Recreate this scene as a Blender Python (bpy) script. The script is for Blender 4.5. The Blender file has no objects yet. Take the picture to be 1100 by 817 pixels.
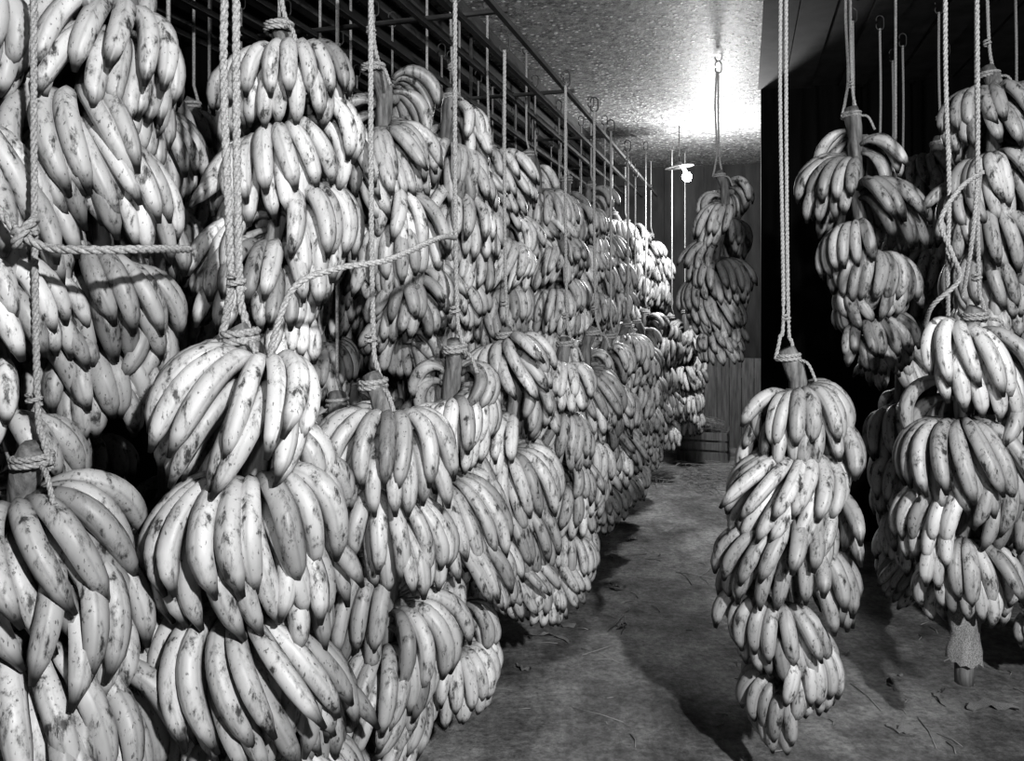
import bpy, math, random
import numpy as np
from mathutils import Vector
random.seed(5)
scene=bpy.context.scene
try:
    scene.view_settings.view_transform='Standard'
    scene.view_settings.look='Medium High Contrast'
except Exception: pass
TH=math.atan(250/850.0); CT=math.cos(TH); ST=math.sin(TH)
CEIL=2.85; BACK=8.3
def aw(a,b):               # room frame (a across aisle, b along aisle) -> world
    return (a*CT+b*ST, -a*ST+b*CT)

# ------------------------------------------------------------ materials
def new_mat(name):
    m=bpy.data.materials.new(name); m.use_nodes=True
    nt=m.node_tree; b=nt.nodes['Principled BSDF']
    return m,nt,b
def N(nt,t,**k):
    n=nt.nodes.new(t)
    for a,v in k.items(): setattr(n,a,v)
    return n
def ramp(nt,fac,stops):
    r=N(nt,'ShaderNodeValToRGB'); e=r.color_ramp.elements
    while len(e)<len(stops): e.new(0.5)
    for i,(p,c) in enumerate(stops):
        e[i].position=p; e[i].color=(c,c,c,1)
    nt.links.new(fac,r.inputs[0]); return r.outputs[0]
def noise(nt,scale,detail=4,vec=None,rough=0.6):
    n=N(nt,'ShaderNodeTexNoise'); n.inputs['Scale'].default_value=scale
    n.inputs['Detail'].default_value=detail; n.inputs['Roughness'].default_value=rough
    if vec is not None: nt.links.new(vec,n.inputs['Vector'])
    return n.outputs[0]
def mathn(nt,op,a,b):
    n=N(nt,'ShaderNodeMath',operation=op)
    for i,x in enumerate((a,b)):
        if isinstance(x,(int,float)): n.inputs[i].default_value=x
        else: nt.links.new(x,n.inputs[i])
    return n.outputs[0]
def bump(nt,b,h,strength,dist=0.01):
    n=N(nt,'ShaderNodeBump'); n.inputs['Strength'].default_value=strength
    n.inputs['Distance'].default_value=dist
    nt.links.new(h,n.inputs['Height']); nt.links.new(n.outputs[0],b.inputs['Normal'])
def scaled(nt,sx,sy,sz,off=None):
    tc=N(nt,'ShaderNodeTexCoord'); mp=N(nt,'ShaderNodeMapping')
    mp.inputs['Scale'].default_value=(sx,sy,sz)
    nt.links.new(tc.outputs['Object'],mp.inputs['Vector']); return mp.outputs[0]

# banana skin
M_BAN,nt,b=new_mat('banana_skin')
at=N(nt,'ShaderNodeAttribute',attribute_name='skin')
sep=N(nt,'ShaderNodeSeparateColor'); nt.links.new(at.outputs['Color'],sep.inputs[0])
tc=N(nt,'ShaderNodeTexCoord'); oi=N(nt,'ShaderNodeObjectInfo')
va=N(nt,'ShaderNodeVectorMath',operation='ADD')
cmb=N(nt,'ShaderNodeCombineXYZ'); r10=mathn(nt,'MULTIPLY',oi.outputs['Random'],37.0)
nt.links.new(r10,cmb.inputs[0]); nt.links.new(tc.outputs['Object'],va.inputs[0]); nt.links.new(cmb.outputs[0],va.inputs[1])
mp=N(nt,'ShaderNodeMapping'); mp.inputs['Scale'].default_value=(1,1,0.4); nt.links.new(va.outputs[0],mp.inputs[0])
V=mp.outputs[0]
blot=ramp(nt,noise(nt,40,5,V,0.67),[(0.35,0.12),(0.40,0.55),(0.445,0.85),(0.51,1.0)])
speck=ramp(nt,noise(nt,170,3,V,0.5),[(0.31,0.35),(0.37,1.0)])
wide=ramp(nt,noise(nt,9,4,V),[(0.3,0.68),(0.65,1.05)])
tcol=ramp(nt,sep.outputs[1],[(0.0,0.28),(0.16,0.60),(0.3,1.0),(0.85,0.92),(0.92,0.33),(0.955,0.04)])
ridge=ramp(nt,at.outputs['Alpha'],[(0.0,1.0),(0.6,0.97),(1.0,0.73)])
indiv=mathn(nt,'ADD',mathn(nt,'MULTIPLY',oi.outputs['Random'],0.24),0.78)
x=mathn(nt,'MULTIPLY',sep.outputs[0],blot); x=mathn(nt,'MULTIPLY',x,speck)
x=mathn(nt,'MULTIPLY',x,wide); x=mathn(nt,'MULTIPLY',x,tcol); x=mathn(nt,'MULTIPLY',x,indiv)
x=mathn(nt,'MULTIPLY',x,sep.outputs[2]); x=mathn(nt,'MULTIPLY',x,ridge)
nt.links.new(x,b.inputs['Base Color'])
b.inputs['Roughness'].default_value=0.46
b.inputs['Specular IOR Level'].default_value=0.4
bump(nt,b,noise(nt,60,3,V),0.10,0.004)

M_STEM,nt,b=new_mat('banana_stalk')
v=scaled(nt,1,1,0.15)
c=ramp(nt,noise(nt,60,4,v),[(0.3,0.05),(0.7,0.26)])
nt.links.new(c,b.inputs['Base Color']); b.inputs['Roughness'].default_value=0.8
bump(nt,b,noise(nt,80,4,v),0.5,0.006)

M_ROPE,nt,b=new_mat('rope_fibre')
c=ramp(nt,noise(nt,220,3,scaled(nt,1,1,1)),[(0.3,0.16),(0.65,0.42)])
nt.links.new(c,b.inputs['Base Color']); b.inputs['Roughness'].default_value=0.9
bump(nt,b,noise(nt,400,2,scaled(nt,1,1,1)),0.6,0.002)

M_IRON,nt,b=new_mat('dark_iron')
nt.links.new(ramp(nt,noise(nt,30),[(0.3,0.03),(0.7,0.09)]),b.inputs['Base Color'])
b.inputs['Roughness'].default_value=0.6; b.inputs['Metallic'].default_value=0.3

M_BEAM,nt,b=new_mat('dark_timber')
nt.links.new(ramp(nt,noise(nt,8,5,scaled(nt,1,1,8)),[(0.3,0.02),(0.7,0.06)]),b.inputs['Base Color'])
b.inputs['Roughness'].default_value=0.8

M_CEIL,nt,b=new_mat('stippled_ceiling')
v=scaled(nt,1,1,1)
vo=N(nt,'ShaderNodeTexVoronoi'); vo.inputs['Scale'].default_value=24; nt.links.new(v,vo.inputs['Vector'])
glint_dots=ramp(nt,vo.outputs['Distance'],[(0.17,1.0),(0.30,0.0)])  # raking-light glints on the rough stucco, put into the colour as white spots
n1=ramp(nt,noise(nt,22,4,v),[(0.38,0.0),(0.48,0.9)])
base=ramp(nt,noise(nt,30,6,v,0.78),[(0.40,0.07),(0.60,0.50)])
nt.links.new(mathn(nt,'ADD',mathn(nt,'MULTIPLY',glint_dots,n1),base),b.inputs['Base Color'])
b.inputs['Roughness'].default_value=0.5; b.inputs['Specular IOR Level'].default_value=0.6
h=mathn(nt,'ADD',mathn(nt,'MULTIPLY',glint_dots,n1),noise(nt,60,6,v,0.78))
bump(nt,b,h,1.0,0.024)

M_FLOOR,nt,b=new_mat('worn_concrete')
v=scaled(nt,1,1,1)
c1=ramp(nt,noise(nt,2.6,8,v,0.75),[(0.35,0.09),(0.5,0.27),(0.64,0.48)])
c2=ramp(nt,noise(nt,38,6,v,0.75),[(0.3,0.45),(0.6,1.15)])
nt.links.new(mathn(nt,'MULTIPLY',c1,c2),b.inputs['Base Color']); b.inputs['Roughness'].default_value=0.7
bump(nt,b,noise(nt,24,8,v,0.75),0.8,0.014)

M_WALL,nt,b=new_mat('dark_boards')
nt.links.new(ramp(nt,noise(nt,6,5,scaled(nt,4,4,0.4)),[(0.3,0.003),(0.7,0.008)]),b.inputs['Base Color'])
b.inputs['Roughness'].default_value=0.95; b.inputs['Specular IOR Level'].default_value=0.1
M_BACK,nt,b=new_mat('dark_grey_boards')  # dark grey, streaked along the height of the boards
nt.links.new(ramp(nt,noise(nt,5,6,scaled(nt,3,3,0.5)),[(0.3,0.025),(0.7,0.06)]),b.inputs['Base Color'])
b.inputs['Roughness'].default_value=0.9
M_PALE,nt,b=new_mat('weathered_boards')
nt.links.new(ramp(nt,noise(nt,9,6,scaled(nt,5,5,0.5)),[(0.3,0.10),(0.7,0.26)]),b.inputs['Base Color'])
b.inputs['Roughness'].default_value=0.8
M_STRAW,nt,b=new_mat('straw')
nt.links.new(ramp(nt,noise(nt,50),[(0.3,0.2),(0.7,0.5)]),b.inputs['Base Color'])
b.inputs['Roughness'].default_value=0.9
M_LEAF,nt,b=new_mat('dry_leaf')
nt.links.new(ramp(nt,noise(nt,60),[(0.35,0.10),(0.65,0.42)]),b.inputs['Base Color'])
b.inputs['Roughness'].default_value=0.8
M_ENAMEL,nt,b=new_mat('enamel_shade'); b.inputs['Roughness'].default_value=0.4
nt.links.new(ramp(nt,noise(nt,20),[(0.3,0.05),(0.7,0.10)]),b.inputs['Base Color'])
M_BULB,nt,b=new_mat('lit_bulb'); b.inputs['Emission Color'].default_value=(1,1,1,1); b.inputs['Emission Strength'].default_value=25

# ------------------------------------------------------------ mesh buffer
class Buf:
    def __init__(s): s.v=[];s.f=[];s.m=[];s.c=[];s.n=0
    def add(s,verts,faces,mat,col=None):
        verts=np.asarray(verts,float)
        s.v.append(verts)
        s.f.extend([tuple(i+s.n for i in f) for f in faces]); s.m.extend([mat]*len(faces))
        if col is None: col=np.ones((len(verts),4))*0.5
        s.c.append(col); s.n+=len(verts)
    def mesh(s,name,mats,smooth=True,warp=None):
        me=bpy.data.meshes.new(name)
        vv=np.concatenate(s.v)
        if warp is not None: vv=warp(vv)
        me.from_pydata(vv.tolist(),[],s.f)
        for m in mats: me.materials.append(m)
        me.polygons.foreach_set('material_index',s.m)
        me.polygons.foreach_set('use_smooth',[smooth]*len(s.f))
        at=me.color_attributes.new('skin','FLOAT_COLOR','POINT')
        at.data.foreach_set('color',np.concatenate(s.c).astype(np.float32).ravel())
        me.update(); return me
    def obj(s,name,mats,smooth=True,parent=None,loc=(0,0,0)):
        o=bpy.data.objects.new(name,s.mesh(name,mats,smooth)); scene.collection.objects.link(o)
        o.location=loc
        if parent: o.parent=parent
        return o
_tc={}
def tubefaces(nr,ns):
    if (nr,ns) in _tc: return _tc[(nr,ns)]
    f=[]
    for i in range(nr-1):
        for j in range(ns):
            k=(j+1)%ns
            f.append((i*ns+j,i*ns+k,(i+1)*ns+k,(i+1)*ns+j))
    f.append(tuple(range(ns-1,-1,-1))); f.append(tuple(range((nr-1)*ns,nr*ns)))
    _tc[(nr,ns)]=f; return f
def frames(P):
    P=np.asarray(P,float); T=np.gradient(P,axis=0)
    T/=np.linalg.norm(T,axis=1)[:,None]+1e-12
    n=np.cross(T[0],[0.3,1,0.1]); n/=np.linalg.norm(n); Ns=[n]
    for i in range(1,len(P)):
        n=n-T[i]*np.dot(n,T[i]); n/=np.linalg.norm(n)+1e-12; Ns.append(n)
    Ns=np.array(Ns); return P,T,Ns,np.cross(T,Ns)
def tube(buf,P,r,ns,mat,col=None):
    P,T,Nn,B=frames(P); r=np.broadcast_to(np.asarray(r,float),(len(P),))
    a=np.arange(ns)*2*math.pi/ns
    ring=P[:,None,:]+r[:,None,None]*(np.cos(a)[None,:,None]*Nn[:,None,:]+np.sin(a)[None,:,None]*B[:,None,:])
    buf.add(ring.reshape(-1,3),tubefaces(len(P),ns),mat,col)
def smoothpath(pts,step):
    pts=[np.array(p,float) for p in pts]
    p=[2*pts[0]-pts[1]]+pts+[2*pts[-1]-pts[-2]]; out=[]
    for i in range(1,len(p)-2):
        L=np.linalg.norm(p[i+1]-p[i]); n=max(2,int(L/step))
        for k in range(n):
            t=k/n
            out.append(0.5*((2*p[i])+(-p[i-1]+p[i+1])*t+(2*p[i-1]-5*p[i]+4*p[i+1]-p[i+2])*t*t+(-p[i-1]+3*p[i]-3*p[i+1]+p[i+2])*t**3))
    out.append(pts[-1]); return np.array(out)
def twist_rope(buf,pts,dia,mat=0):
    step=dia*0.42
    P,T,Nn,B=frames(smoothpath(pts,step))
    s=np.concatenate([[0],np.cumsum(np.linalg.norm(np.diff(P,axis=0),axis=1))])
    w=2*math.pi/(dia*3.4)
    for k in range(3):
        ph=w*s+k*2*math.pi/3
        Q=P+dia*0.25*(np.cos(ph)[:,None]*Nn+np.sin(ph)[:,None]*B)
        tube(buf,Q,dia*0.27,6,mat)

# ------------------------------------------------------------ banana bunch
def finger(buf,rng,z0,phi0,L,lean,a0,a1,r0,thick,tone,dirt,nr,ns,tilt):
    t=np.linspace(0,1,nr); t=t**0.92
    f=0.55*(1-(1-t)**2.3)+0.45*t
    al=a0+(a1-a0)*f
    ds=np.diff(t)*L
    am=(al[1:]+al[:-1])/2
    r=r0+np.concatenate([[0],np.cumsum(np.cos(am)*ds)])
    z=z0+np.concatenate([[0],np.cumsum(np.sin(am)*ds)])
    ph=phi0+lean*t+tilt*t*t
    rad=thick*np.interp(t,[0,0.10,0.18,0.30,0.5,0.72,0.86,0.94,0.965,1.0],[0.42,0.40,0.54,0.88,1.0,0.98,0.80,0.42,0.28,0.24])
    er=np.stack([np.cos(ph),np.sin(ph),0*ph],1); ez=np.array([0,0,1.0])
    P=r[:,None]*er+z[:,None]*ez
    Nn=-np.sin(al)[:,None]*er+np.cos(al)[:,None]*ez
    T=np.gradient(P,axis=0); T/=np.linalg.norm(T,axis=1)[:,None]
    Bn=np.cross(T,Nn); Bn/=np.linalg.norm(Bn,axis=1)[:,None]
    a=np.arange(ns)*2*math.pi/ns; off=rng.uniform(-0.3,0.3)
    rr=1+0.08*np.cos(5*a) if ns>=10 else 1+0*a
    a=a+off
    ring=P[:,None,:]+(rad[:,None]*rr[None,:])[:,:,None]*(np.cos(a)[None,:,None]*Nn[:,None,:]+np.sin(a)[None,:,None]*Bn[:,None,:])
    col=np.ones((nr,ns,4)); col[:,:,0]=tone; col[:,:,1]=t[:,None]; col[:,:,2]=dirt
    col[:,:,3]=((np.arange(ns)%2==0)*1.0)[None,:] if ns>=10 else 0.3
    buf.add(ring.reshape(-1,3),tubefaces(nr,ns),0,col.reshape(-1,4))

def bunch_mesh(name,seed,H,lod=0,width=1.0,spin=None,tail=-0.08,stemup=0.10,start=None,tight=1.0,longer=1.0,bend=None,am=0.036,fat=1.0):
    """origin = level of the first hand; stalk rises stemup above it"""
    rng=random.Random(seed); buf=Buf()
    nr,ns=(15,10) if lod==0 else (10,7)
    sp=0.104*tight; n=max(2,int(round((H-0.20)/sp)))
    H=n*sp+0.20
    ph=start if start is not None else rng.uniform(0,6.28)
    turn=rng.choice([-1,1])*rng.uniform(2.35,2.95) if spin is None else spin
    for i in range(n+1):
        u=i/max(1,n)
        z=-i*sp+rng.uniform(-0.022,0.022)
        prof=(0.93+0.16*math.sin(min(1,u*1.25)*math.pi)-0.17*max(0,u-0.6)/0.4)*width*rng.uniform(0.89,1.11)
        L=0.262*prof*longer
        lean=rng.uniform(-0.68,0.68)
        span=rng.uniform(2.6,3.8); htone=rng.uniform(0.42,0.82)
        thick=0.0216*(0.8+0.2*prof)
        a0=math.radians(rng.uniform(8,46)+(14 if i==0 else 0)); a1=math.radians(rng.uniform(-110,-90))
        ztl=rng.uniform(-0.045,0.045)
        nf=int(span/0.268)
        for row in (0,1):
            for k in range(nf-row):
                fr=(k+0.5*row)/(nf-1)-0.5
                p=ph+fr*span*(1.0 if row==0 else 0.95)+rng.uniform(-0.028,0.028)
                edge=abs(fr)*2
                l=L*(1-0.13*edge**2)*rng.uniform(0.93,1.05)*(0.99 if row==0 else 0.93)
                aa0=a0+rng.uniform(-0.09,0.09)-(0.0 if row==0 else 0.5)
                aa1=a1+rng.uniform(-0.15,0.15)
                if rng.random()<0.07: aa1+=rng.uniform(0.2,0.6)
                zz=z-(0.0 if row==0 else 0.035)+ztl*fr*2
                dirt=1.0 if rng.random()>0.08 else 0.58
                finger(buf,rng,zz,p,l,lean+fr*0.4+rng.uniform(-0.10,0.10),aa0,aa1,0.026,thick*rng.uniform(0.93,1.06),
                       htone*rng.uniform(0.84,1.08),dirt,nr,ns,rng.uniform(-0.13,0.13))
        # crown that joins the hand to the stalk
        cp=[(0.036*math.cos(ph+q),0.036*math.sin(ph+q),z-0.012) for q in np.linspace(-span*0.45,span*0.45,10)]
        tube(buf,cp,[0.008]+[0.02]*8+[0.008],7,1)
        ph+=turn+rng.uniform(-0.35,0.35)
    bx,by=rng.uniform(-0.05,0.05),rng.uniform(-0.05,0.05)
    if bend: bx,by=bend
    zs=np.linspace(stemup,-H+0.06-tail,24)
    P=[(bx*max(0,zz/0.10)**1.4,by*max(0,zz/0.10)**1.4,zz) for zz in zs]
    rad=[ (0.028-0.010*k/23*(2-fat))*(1+0.1*rng.uniform(-1,1)) for k in range(24)]
    rad[0]*=0.9
    tube(buf,P,rad,10,1)
    p1,p2=rng.uniform(0,6.28),rng.uniform(0,6.28)
    def warp(v):
        w=np.clip(-v[:,2]/0.3,0,1)
        v[:,0]+=w*am*np.sin(v[:,2]*5.0+p1); v[:,1]+=w*am*np.sin(v[:,2]*4.3+p2)
        return v
    me=buf.mesh(name,[M_BAN,M_STEM],warp=warp)
    return me,(bx,by,stemup)

def coil(cx,cy,cz,R,turns,pitch,n=14):
    out=[]
    for i in range(int(turns*n)+1):
        q=i/n*2*math.pi
        out.append((cx+R*math.cos(q),cy+R*math.sin(q),cz+pitch*i/n))
    return out
def hook_tube(hb,hx,hy,tz):
    hk=[(hx+0.018*math.sin(t),hy,tz-0.05-0.018*math.cos(t)) for t in np.linspace(-2.2,1.57,9)]
    hk+= [(hx+0.018*math.cos(t),hy,tz-0.018+0.018*math.sin(t)) for t in np.linspace(0,3.6,9)]
    tube(hb,hk,0.0035,5,0)
SHARED=[bunch_mesh('far_fruit_%d'%i,900+i,0.98,lod=1) for i in range(7)]
SHARED_N=[bunch_mesh('mid_fruit_%d'%i,700+i,1.0,lod=0) for i in range(4)]
prng=random.Random(41)
def place(x,y,z,me_info,rot=0,top=CEIL,dia=0.012,lod=0,scale=1.0,double=False,tilt=None):
    me,(bx,by,su)=me_info
    if tilt is None: tilt=(prng.uniform(-0.07,0.07),prng.uniform(-0.07,0.07))
    e=bpy.data.objects.new('banana_bunch',None); e.empty_display_size=0.2
    scene.collection.objects.link(e); e.location=(x,y,z)
    o=bpy.data.objects.new('fruit',me); scene.collection.objects.link(o); o.parent=e
    o.rotation_euler=(tilt[0],tilt[1],rot); o.scale=(scale,)*3
    q=o.rotation_euler.to_matrix()@(Vector((bx,by,su))*scale)
    buf=Buf(); hx,hy,hz=q
    knot=hz-0.03
    R=0.027*scale+dia*0.4
    tz=top-z
    if lod==0:
        c=coil(hx*0.85,hy*0.85,knot-dia*0.6,R,2.2,dia*0.9)
        twist_rope(buf,c,dia)
        twist_rope(buf,[(hx+R,hy,knot),(hx+R*0.5,hy,knot+0.05),(hx+0.006,hy,knot+0.13),(hx,hy,knot+0.13+(tz-knot-0.13)*0.4),(hx,hy,tz-0.06)],dia)
        if double:
            twist_rope(buf,[(hx-R,hy,knot),(hx-R*0.6,hy,knot+0.06),(hx-dia*0.7,hy,knot+0.16),(hx-dia*1.5,hy,knot+0.13+(tz-knot-0.13)*0.5),(hx-dia*0.8,hy,tz-0.06)],dia)
        twist_rope(buf,[(hx+R*0.8,hy-R*0.6,knot),(hx+R*1.5,hy-R*1.3,knot-0.01),(hx+R*2.1,hy-R*1.7,knot-0.06)],dia*0.8)
        twist_rope(buf,coil(hx,hy,knot+0.11,dia*0.85,1.8,dia*0.9),dia*0.7)
    else:
        tube(buf,coil(hx*0.8,hy*0.8,knot-0.01,R,2.2,0.014,10),dia*0.5,5,0)
        tube(buf,[(hx+R*0.7,hy,knot),(hx,hy,knot+0.08),(hx,hy,(knot+tz)/2),(hx,hy,tz-0.06)],dia*0.5,5,0)
    buf.obj('rope',[M_ROPE],parent=e)
    hb=Buf(); hook_tube(hb,hx,hy,tz); hb.obj('hook',[M_IRON],parent=e)
    return e
RAIL=2.455; UP=2.78
def uniq(seed,H,**k): return bunch_mesh('fruit_%d'%seed,seed,H,**k)
# ---- left, lower tier (x,y,z of first hand)
place(-0.93,1.50,1.12,uniq(1,1.05,width=1.22,start=-1.3,spin=2.9,tight=1.1),top=RAIL,dia=0.013)
place(-0.53,1.66,1.34,uniq(2,1.20,width=1.08,start=-1.6,spin=2.95,tight=1.12,longer=1.06,bend=(-0.045,0.0)),top=RAIL,dia=0.018,double=True,tilt=(0,-0.03))
place(-0.32,2.00,1.20,uniq(3,1.10,start=-1.2,tight=1.1,longer=1.05),top=RAIL,dia=0.015)
place(-0.18,2.42,1.27,uniq(4,1.0),top=RAIL,dia=0.015)
place(0.01,2.84,1.29,uniq(5,0.98),top=RAIL,dia=0.014)
place(0.21,3.30,1.23,uniq(6,1.0),top=RAIL,dia=0.014)
place(0.35,3.78,1.26,SHARED_N[0],rot=1,top=RAIL,dia=0.014)
place(0.50,4.25,1.22,SHARED_N[1],rot=2,top=RAIL,lod=1,dia=0.014)
place(0.66,4.75,1.26,SHARED[1],rot=3,top=RAIL,lod=1)
place(0.80,5.3,1.22,SHARED[2],rot=4,top=RAIL,lod=1)
place(0.96,5.85,1.25,SHARED[5],rot=4,top=RAIL,lod=1)
# ---- left, upper tier
place(-0.90,1.78,2.22,uniq(11,1.02,width=1.12),top=UP,dia=0.015)
place(-0.58,2.06,2.11,uniq(12,0.94,width=1.06,start=-1.4),top=UP,dia=0.014)
place(-0.40,2.50,2.14,uniq(13,0.95),top=UP,dia=0.014)
place(-0.24,3.00,2.19,uniq(14,0.95),top=UP)
place(-0.08,3.46,2.07,SHARED_N[2],rot=1,top=UP)
place(0.12,3.95,2.14,SHARED_N[3],rot=2,top=UP,lod=1)
place(0.30,4.45,2.09,SHARED[3],rot=2,top=UP,lod=1)
place(0.48,5.0,2.13,SHARED[4],rot=3,top=UP,lod=1)
place(0.66,5.6,2.05,SHARED[5],rot=5,top=UP,lod=1)
place(0.84,6.2,2.08,SHARED[2],rot=5,top=UP,lod=1)
# ---- rows behind, towards the left wall
rng=random.Random(77)
for ai,a in enumerate((-1.52,-1.98)):
    b_=1.2+0.2*ai
    while b_<7.0:
        x,y=aw(a+rng.uniform(-.08,.08),b_+rng.uniform(-.06,.06))
        if y>1.0:
            place(x,y,2.15+rng.uniform(-.12,.10),rng.choice(SHARED),rot=rng.uniform(0,6.28),top=UP,lod=1)
            place(x+0.08,y+0.08,1.08+rng.uniform(-.08,.06),rng.choice(SHARED),rot=rng.uniform(0,6.28),top=UP,lod=1)
        b_+=0.5
for b_ in (2.1,2.75,3.3,3.85,4.4,4.95,5.5,6.1):
    x,y=aw(-1.16,b_)
    place(x,y,1.12+rng.uniform(-.06,.04),rng.choice(SHARED),rot=rng.uniform(0,6.28),top=UP,lod=1)
# ---- end of the row
place(1.26,6.50,1.27,SHARED[0],rot=1,top=UP,lod=1)
place(1.08,6.45,1.30,SHARED[4],rot=3,top=UP,lod=1)
place(1.54,7.05,1.30,SHARED[3],rot=2,top=CEIL,lod=1)
place(1.22,7.1,1.98,SHARED[1],rot=1,top=UP,lod=1)
place(1.02,6.8,2.08,SHARED[6],rot=1,top=UP,lod=1)
# ---- hanging over the aisle, far
place(1.21,4.5,2.12,uniq(21,1.05,width=1.04),double=True)
# ---- right side
place(0.84,2.32,1.25,uniq(31,1.06,width=1.02,spin=2.9,start=-1.7,tail=-0.02,bend=(-0.04,0)),dia=0.012,double=True,tilt=(0,0.04))
place(1.28,2.95,2.11,uniq(32,0.90,spin=2.8,width=1.03,tight=1.1),double=True)
place(1.67,2.72,2.20,uniq(33,1.0))
e34=place(1.36,2.38,1.37,uniq(34,0.86,width=1.15,tail=0.20,start=-1.4,tight=1.1,am=0.0,fat=2.0),dia=0.013,tilt=(0,0))
place(1.62,3.25,1.27,uniq(35,1.0))
place(1.90,3.55,2.12,SHARED_N[0],rot=2.2)
place(1.95,2.85,1.22,SHARED_N[1],rot=1.2)
# torn paper sleeve on the stalk end
buf=Buf(); rr=random.Random(3); ns=22; nr=12; vs=[]
for i in range(nr):
    for j in range(ns):
        q=j*2*math.pi/ns; r=(0.033+0.004*math.sin(i*1.3)+0.001*i)*(1+0.12*math.sin(5*q+i*0.5)+rr.uniform(-.05,.05))
        ragged=0.03*rr.random() if i==nr-1 else 0
        vs.append((r*math.cos(q),r*math.sin(q),-0.70-0.022*i-ragged))
buf.add(vs,tubefaces(nr,ns)[:-2],0); buf.obj('paper_sleeve',[M_LEAF],parent=e34)
# unused ropes waiting on the ceiling hooks
for (x,y,z) in ((2.02,4.2,1.7),(1.95,3.95,1.5),(2.25,4.1,1.9),(1.72,3.7,1.6),(1.55,3.6,1.75),(2.1,3.3,1.4)):
    e=bpy.data.objects.new('hanging_rope',None); scene.collection.objects.link(e); e.location=(x,y,CEIL-0.03)
    bu=Buf(); twist_rope(bu,[(0,0,-0.06),(0.004,0,-0.4),(-0.003,0,(z-CEIL)*0.7),(0.01,0,z-CEIL)],0.012); bu.obj('rope',[M_ROPE],parent=e)
    bu=Buf(); hook_tube(bu,0,0,0); bu.obj('hook',[M_IRON],parent=e)

# ------------------------------------------------------------ loose tie ropes
def tie(pts,dia=0.02,coils=()):
    buf=Buf(); twist_rope(buf,pts,dia)
    for c in coils: twist_rope(buf,c,dia)
    buf.obj('tie_rope',[M_ROPE])
tie([(-1.25,1.42,1.86),(-1.05,1.40,1.74),(-0.93,1.39,1.68),(-0.87,1.39,1.62),(-0.82,1.39,1.59),(-0.74,1.40,1.585),(-0.68,1.46,1.59),(-0.66,1.62,1.60)],0.017,
    [[(-0.855+0.012*math.cos(q),1.39+0.020*math.sin(q*1.0),1.60+0.018*math.sin(q+1.0)+0.003*q) for q in np.linspace(0,11,30)]])
tie([(-0.49,1.62,1.36),(-0.475,1.56,1.40),(-0.43,1.56,1.52),(-0.35,1.60,1.56),(-0.26,1.66,1.58),(-0.17,1.85,1.64),(-0.15,2.1,1.66)],0.014)
tie([(1.31,2.2,1.85),(1.22,2.15,1.80),(1.16,2.14,1.71),(1.19,2.14,1.62),(1.22,2.16,1.55),(1.17,2.2,1.48),(1.2,2.3,1.42)],0.014)
tie([(1.21,2.2,2.85),(1.205,2.2,2.2),(1.21,2.19,1.8),(1.2,2.18,1.6),(1.24,2.25,1.45)],0.013)
tie([(1.30,2.22,2.85),(1.305,2.22,2.3),(1.30,2.21,1.86),(1.29,2.22,1.66),(1.31,2.3,1.5)],0.013)

# ------------------------------------------------------------ room shell
QF=[(3,2,1,0),(4,5,6,7),(0,1,5,4),(1,2,6,5),(2,3,7,6),(3,0,4,7)]
def multi(name,boxes,mat):
    buf=Buf()
    for (a0,a1,b0,b1,z0,z1) in boxes:
        vs=[]
        for z in (z0,z1):
            for a,b in ((a0,b0),(a1,b0),(a1,b1),(a0,b1)):
                x,y=aw(a,b); vs.append((x,y,z))
        buf.add(vs,QF,0)
    return buf.obj(name,[mat],smooth=False)
multi('floor',[(-2.6,2.1,-2.6,BACK+.1,-0.1,0)],M_FLOOR)
multi('ceiling',[(-2.6,2.1,-2.6,BACK+.1,CEIL,CEIL+0.1)],M_CEIL)
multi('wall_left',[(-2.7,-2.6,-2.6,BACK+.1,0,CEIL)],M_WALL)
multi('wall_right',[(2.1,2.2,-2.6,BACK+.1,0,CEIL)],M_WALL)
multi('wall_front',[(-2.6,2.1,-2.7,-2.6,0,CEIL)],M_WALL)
multi('shade_panel',[(0.10,2.1,5.3,5.4,0,CEIL)],M_WALL)  # added near-black panel, stands in for the darkness at the right rear
bx=[]; a=-2.6; i=0
while a<2.1:
    d=0.005*(i%3); bx.append((a+0.001,a+0.199,BACK-d,BACK+.1,0,CEIL)); a+=0.2; i+=1
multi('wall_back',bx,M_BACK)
bx=[]; a=-0.75
while a<0.6: bx.append((a+0.003,a+0.117,BACK-0.06,BACK-0.03,0,0.9)); a+=0.12
bx.append((-0.75,0.6,BACK-0.03,BACK-0.012,0.7,0.8))
multi('low_plank_partition',bx,M_PALE)
bx=[]
for k in range(9):
    a=-1.25-0.16*k; bx.append((a-0.025,a+0.025,-2.5,BACK-.05,CEIL-0.07,CEIL))
for k in range(13):   # added dark sheet standing in for shade on the right-hand ceiling
    a=0.16+0.16*k
    if a<2.1: bx.append((a-0.078,min(2.1,a+0.078),-2.5,5.3,CEIL-0.018-0.012*(k%2),CEIL))
multi('battens_and_shade_boards',bx,M_BEAM)
bx=[]
for a in (-0.8,-0.94,-1.08,-1.3,-1.52,-1.75,-1.98):
    bx.append((a-0.009,a+0.009,-1.0,7.6,2.46,2.48))
for b in (0.4,1.5,2.6,3.7,4.8,5.9,7.0):
    bx.append((-2.3,-0.78,b-0.008,b+0.008,2.48,2.495))
    for a in (-1.3,-1.98): bx.append((a-0.006,a+0.006,b-0.006,b+0.006,2.495,CEIL))
multi('hanging_rack',bx,M_BEAM)

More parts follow.
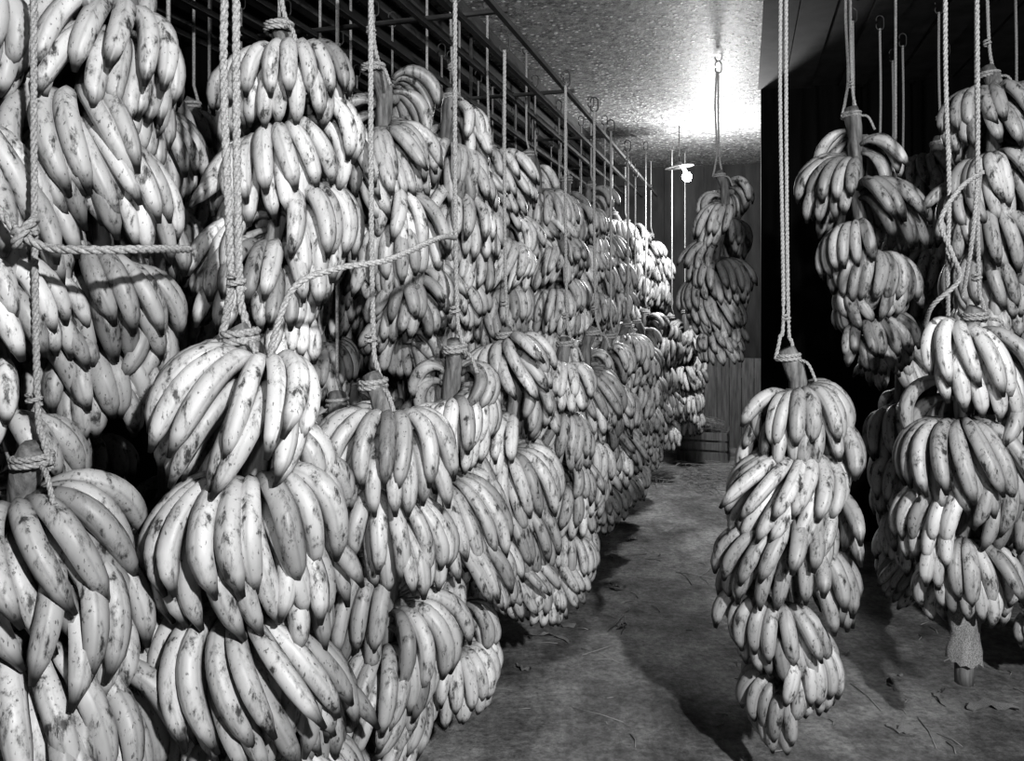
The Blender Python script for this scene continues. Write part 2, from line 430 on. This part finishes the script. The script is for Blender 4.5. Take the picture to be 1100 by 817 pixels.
# ------------------------------------------------------------ lamp
lx,ly,lz=1.35,6.2,2.45
e=bpy.data.objects.new('pendant_lamp',None); scene.collection.objects.link(e); e.location=(lx,ly,lz)
buf=Buf(); prof=[(0.02,0.045),(0.03,0.025),(0.05,0.015),(0.11,0.004),(0.115,0.0),(0.11,-0.002),(0.05,0.007),(0.02,0.012)]
ns=28; vs=[]
for r,z in prof:
    for j in range(ns): q=j*2*math.pi/ns; vs.append((r*math.cos(q),r*math.sin(q),z))
buf.add(vs,tubefaces(len(prof),ns),0); so=buf.obj('shade',[M_ENAMEL],parent=e,loc=(-0.04,0,0.075)); so.rotation_euler=(0.0,-0.12,0)
buf=Buf(); tube(buf,[(-0.04,0,0.1),(-0.04,0,0.2),(-0.04,0,CEIL-lz)],0.004,6,0); buf.obj('cord',[M_IRON],parent=e)
buf=Buf(); t=np.linspace(0,math.pi,14)
tube(buf,[(0.02,0,-0.04*math.cos(q)) for q in t],[max(0.002,0.038*math.sin(q)) for q in t],16,0)
tube(buf,[(0.015,0,0.03),(-0.02,0,0.09)],0.013,12,0)
buf.obj('bulb',[M_BULB],parent=e)
L=bpy.data.lights.new('bulb_light','POINT'); L.energy=105; L.shadow_soft_size=0.09
o=bpy.data.objects.new('bulb_light',L); scene.collection.objects.link(o); o.location=(0.22,-0.14,-0.08); o.parent=e

# ------------------------------------------------------------ crate + straw + floor litter
bx=[]
c0,c1,d0,d1=-0.60,-0.14,7.45,7.85
for z in (0.02,0.11,0.20):
    bx+=[(c0,c1,d0,d0+0.015,z,z+0.07),(c0,c1,d1-0.015,d1,z,z+0.07),(c0,c0+0.015,d0,d1,z,z+0.07),(c1-0.015,c1,d0,d1,z,z+0.07)]
for a in (c0,c1-0.03):
    for d in (d0+0.015,d1-0.045): bx.append((a+0.0,a+0.03,d,d+0.03,0,0.28))
bx.append((c0,c1,d0,d1,0.0,0.02))
multi('wooden_crate',bx,M_PALE)
rr=random.Random(9)
def straws(name,items):
    buf=Buf()
    for (a,b,z) in items:
        x,y=aw(a,b); q=rr.uniform(0,6.28); l=rr.uniform(0.05,0.11)
        tube(buf,[(x-l*math.cos(q),y-l*math.sin(q),z),(x,y,z+0.012),(x+l*math.cos(q),y+l*math.sin(q),z+rr.uniform(0,0.02))],0.0025,4,0)
    buf.obj(name,[M_STRAW])
straws('straw_pile',[(rr.gauss(-0.3,0.35),min(7.3,rr.gauss(6.8,0.3)),0.006+rr.random()*0.03) for i in range(380)])
straws('crate_straw',[(rr.uniform(-0.50,-0.24),rr.uniform(7.53,7.77),0.27+rr.random()*0.09) for i in range(260)])
def scrap(x,y,l,w,q,seed):
    rr=random.Random(seed); buf=Buf(); n=9; vs=[];fs=[]
    for i in range(n):
        t=i/(n-1); ww=w*math.sin(math.pi*(0.08+0.87*t))*rr.uniform(0.7,1.1); px=(t-0.5)*l; bend=0.25*l*math.sin(t*3)
        for s in (-1,0,1):
            vx=px; vy=bend+s*ww
            vs.append((x+vx*math.cos(q)-vy*math.sin(q),y+vx*math.sin(q)+vy*math.cos(q),0.004+0.02*abs(s)*rr.random()+0.008*(s==0)))
    for i in range(n-1):
        for s in (0,1): k=i*3+s; fs.append((k,k+1,k+4,k+3))
    buf.add(vs,fs,0); buf.obj('dried_leaf_scrap',[M_LEAF])
for i,(x,y,l,w,q) in enumerate([(0.21,3.72,.16,.035,.2),(0.25,3.64,.12,.03,2.2),(1.74,2.86,.18,.03,-.1),(0.60,4.55,.08,.02,1.2),(-0.2,3.05,.1,.02,.8),
    (1.5,3.1,.1,.02,.4),(0.40,4.25,.14,.03,1.0),(0.36,4.0,.12,.03,1.7),(0.05,3.2,.07,.015,2.5),(1.62,2.95,.13,.012,1.1),(1.35,2.75,.09,.02,2.9),
    (0.5,3.6,.05,.012,0.3),(1.05,3.4,.06,.015,1.8),(0.75,4.9,.08,.02,.6),(1.3,3.3,.12,.02,2.2),(0.15,3.45,.2,.006,-.3),(0.55,4.1,.09,.01,2.6)]): scrap(x,y,l,w,q,i+1)
buf=Buf()
for i in range(220):
    a=rr.uniform(-0.85,1.3); b=rr.uniform(2.0,6.9); x,y=aw(a,b); q=rr.uniform(0,6.28); l=rr.uniform(0.01,0.045) if rr.random()<0.88 else 0.10
    tube(buf,[(x-l*math.cos(q),y-l*math.sin(q),0.004),(x+0.01,y,0.006),(x+l*math.cos(q),y+l*math.sin(q),0.004)],0.002,4,0)
buf.obj('floor_straw',[M_STRAW])

# ------------------------------------------------------------ lights
def spot(name,loc,tgt,en,ang,size,blend=0.5):
    L=bpy.data.lights.new(name,'SPOT'); L.energy=en; L.spot_size=math.radians(ang); L.spot_blend=blend; L.shadow_soft_size=size
    o=bpy.data.objects.new(name,L); scene.collection.objects.link(o); o.location=loc
    o.rotation_euler=(Vector(tgt)-Vector(loc)).to_track_quat('-Z','Y').to_euler(); return o
spot('aisle_fill_spot',(1.0,-0.9,2.45),(0.1,3.0,1.2),500,110,0.05)
spot('aisle_fill_spot',(0.4,-2.2,2.0),(0.25,6.0,1.7),340,40,0.08,0.9)  # unseen fill, added to brighten the far end of the aisle
w=bpy.data.worlds.new('world'); scene.world=w; w.use_nodes=True
w.node_tree.nodes['Background'].inputs[0].default_value=(0.005,0.005,0.005,1)

cam=bpy.data.cameras.new('camera'); co=bpy.data.objects.new('camera',cam); scene.collection.objects.link(co)
co.location=(0,0,1.5); co.rotation_euler=(math.pi/2,0,0)
cam.sensor_width=36; cam.lens=850/1100*36; cam.shift_y=-88.5/1100; cam.clip_start=0.02
scene.camera=co
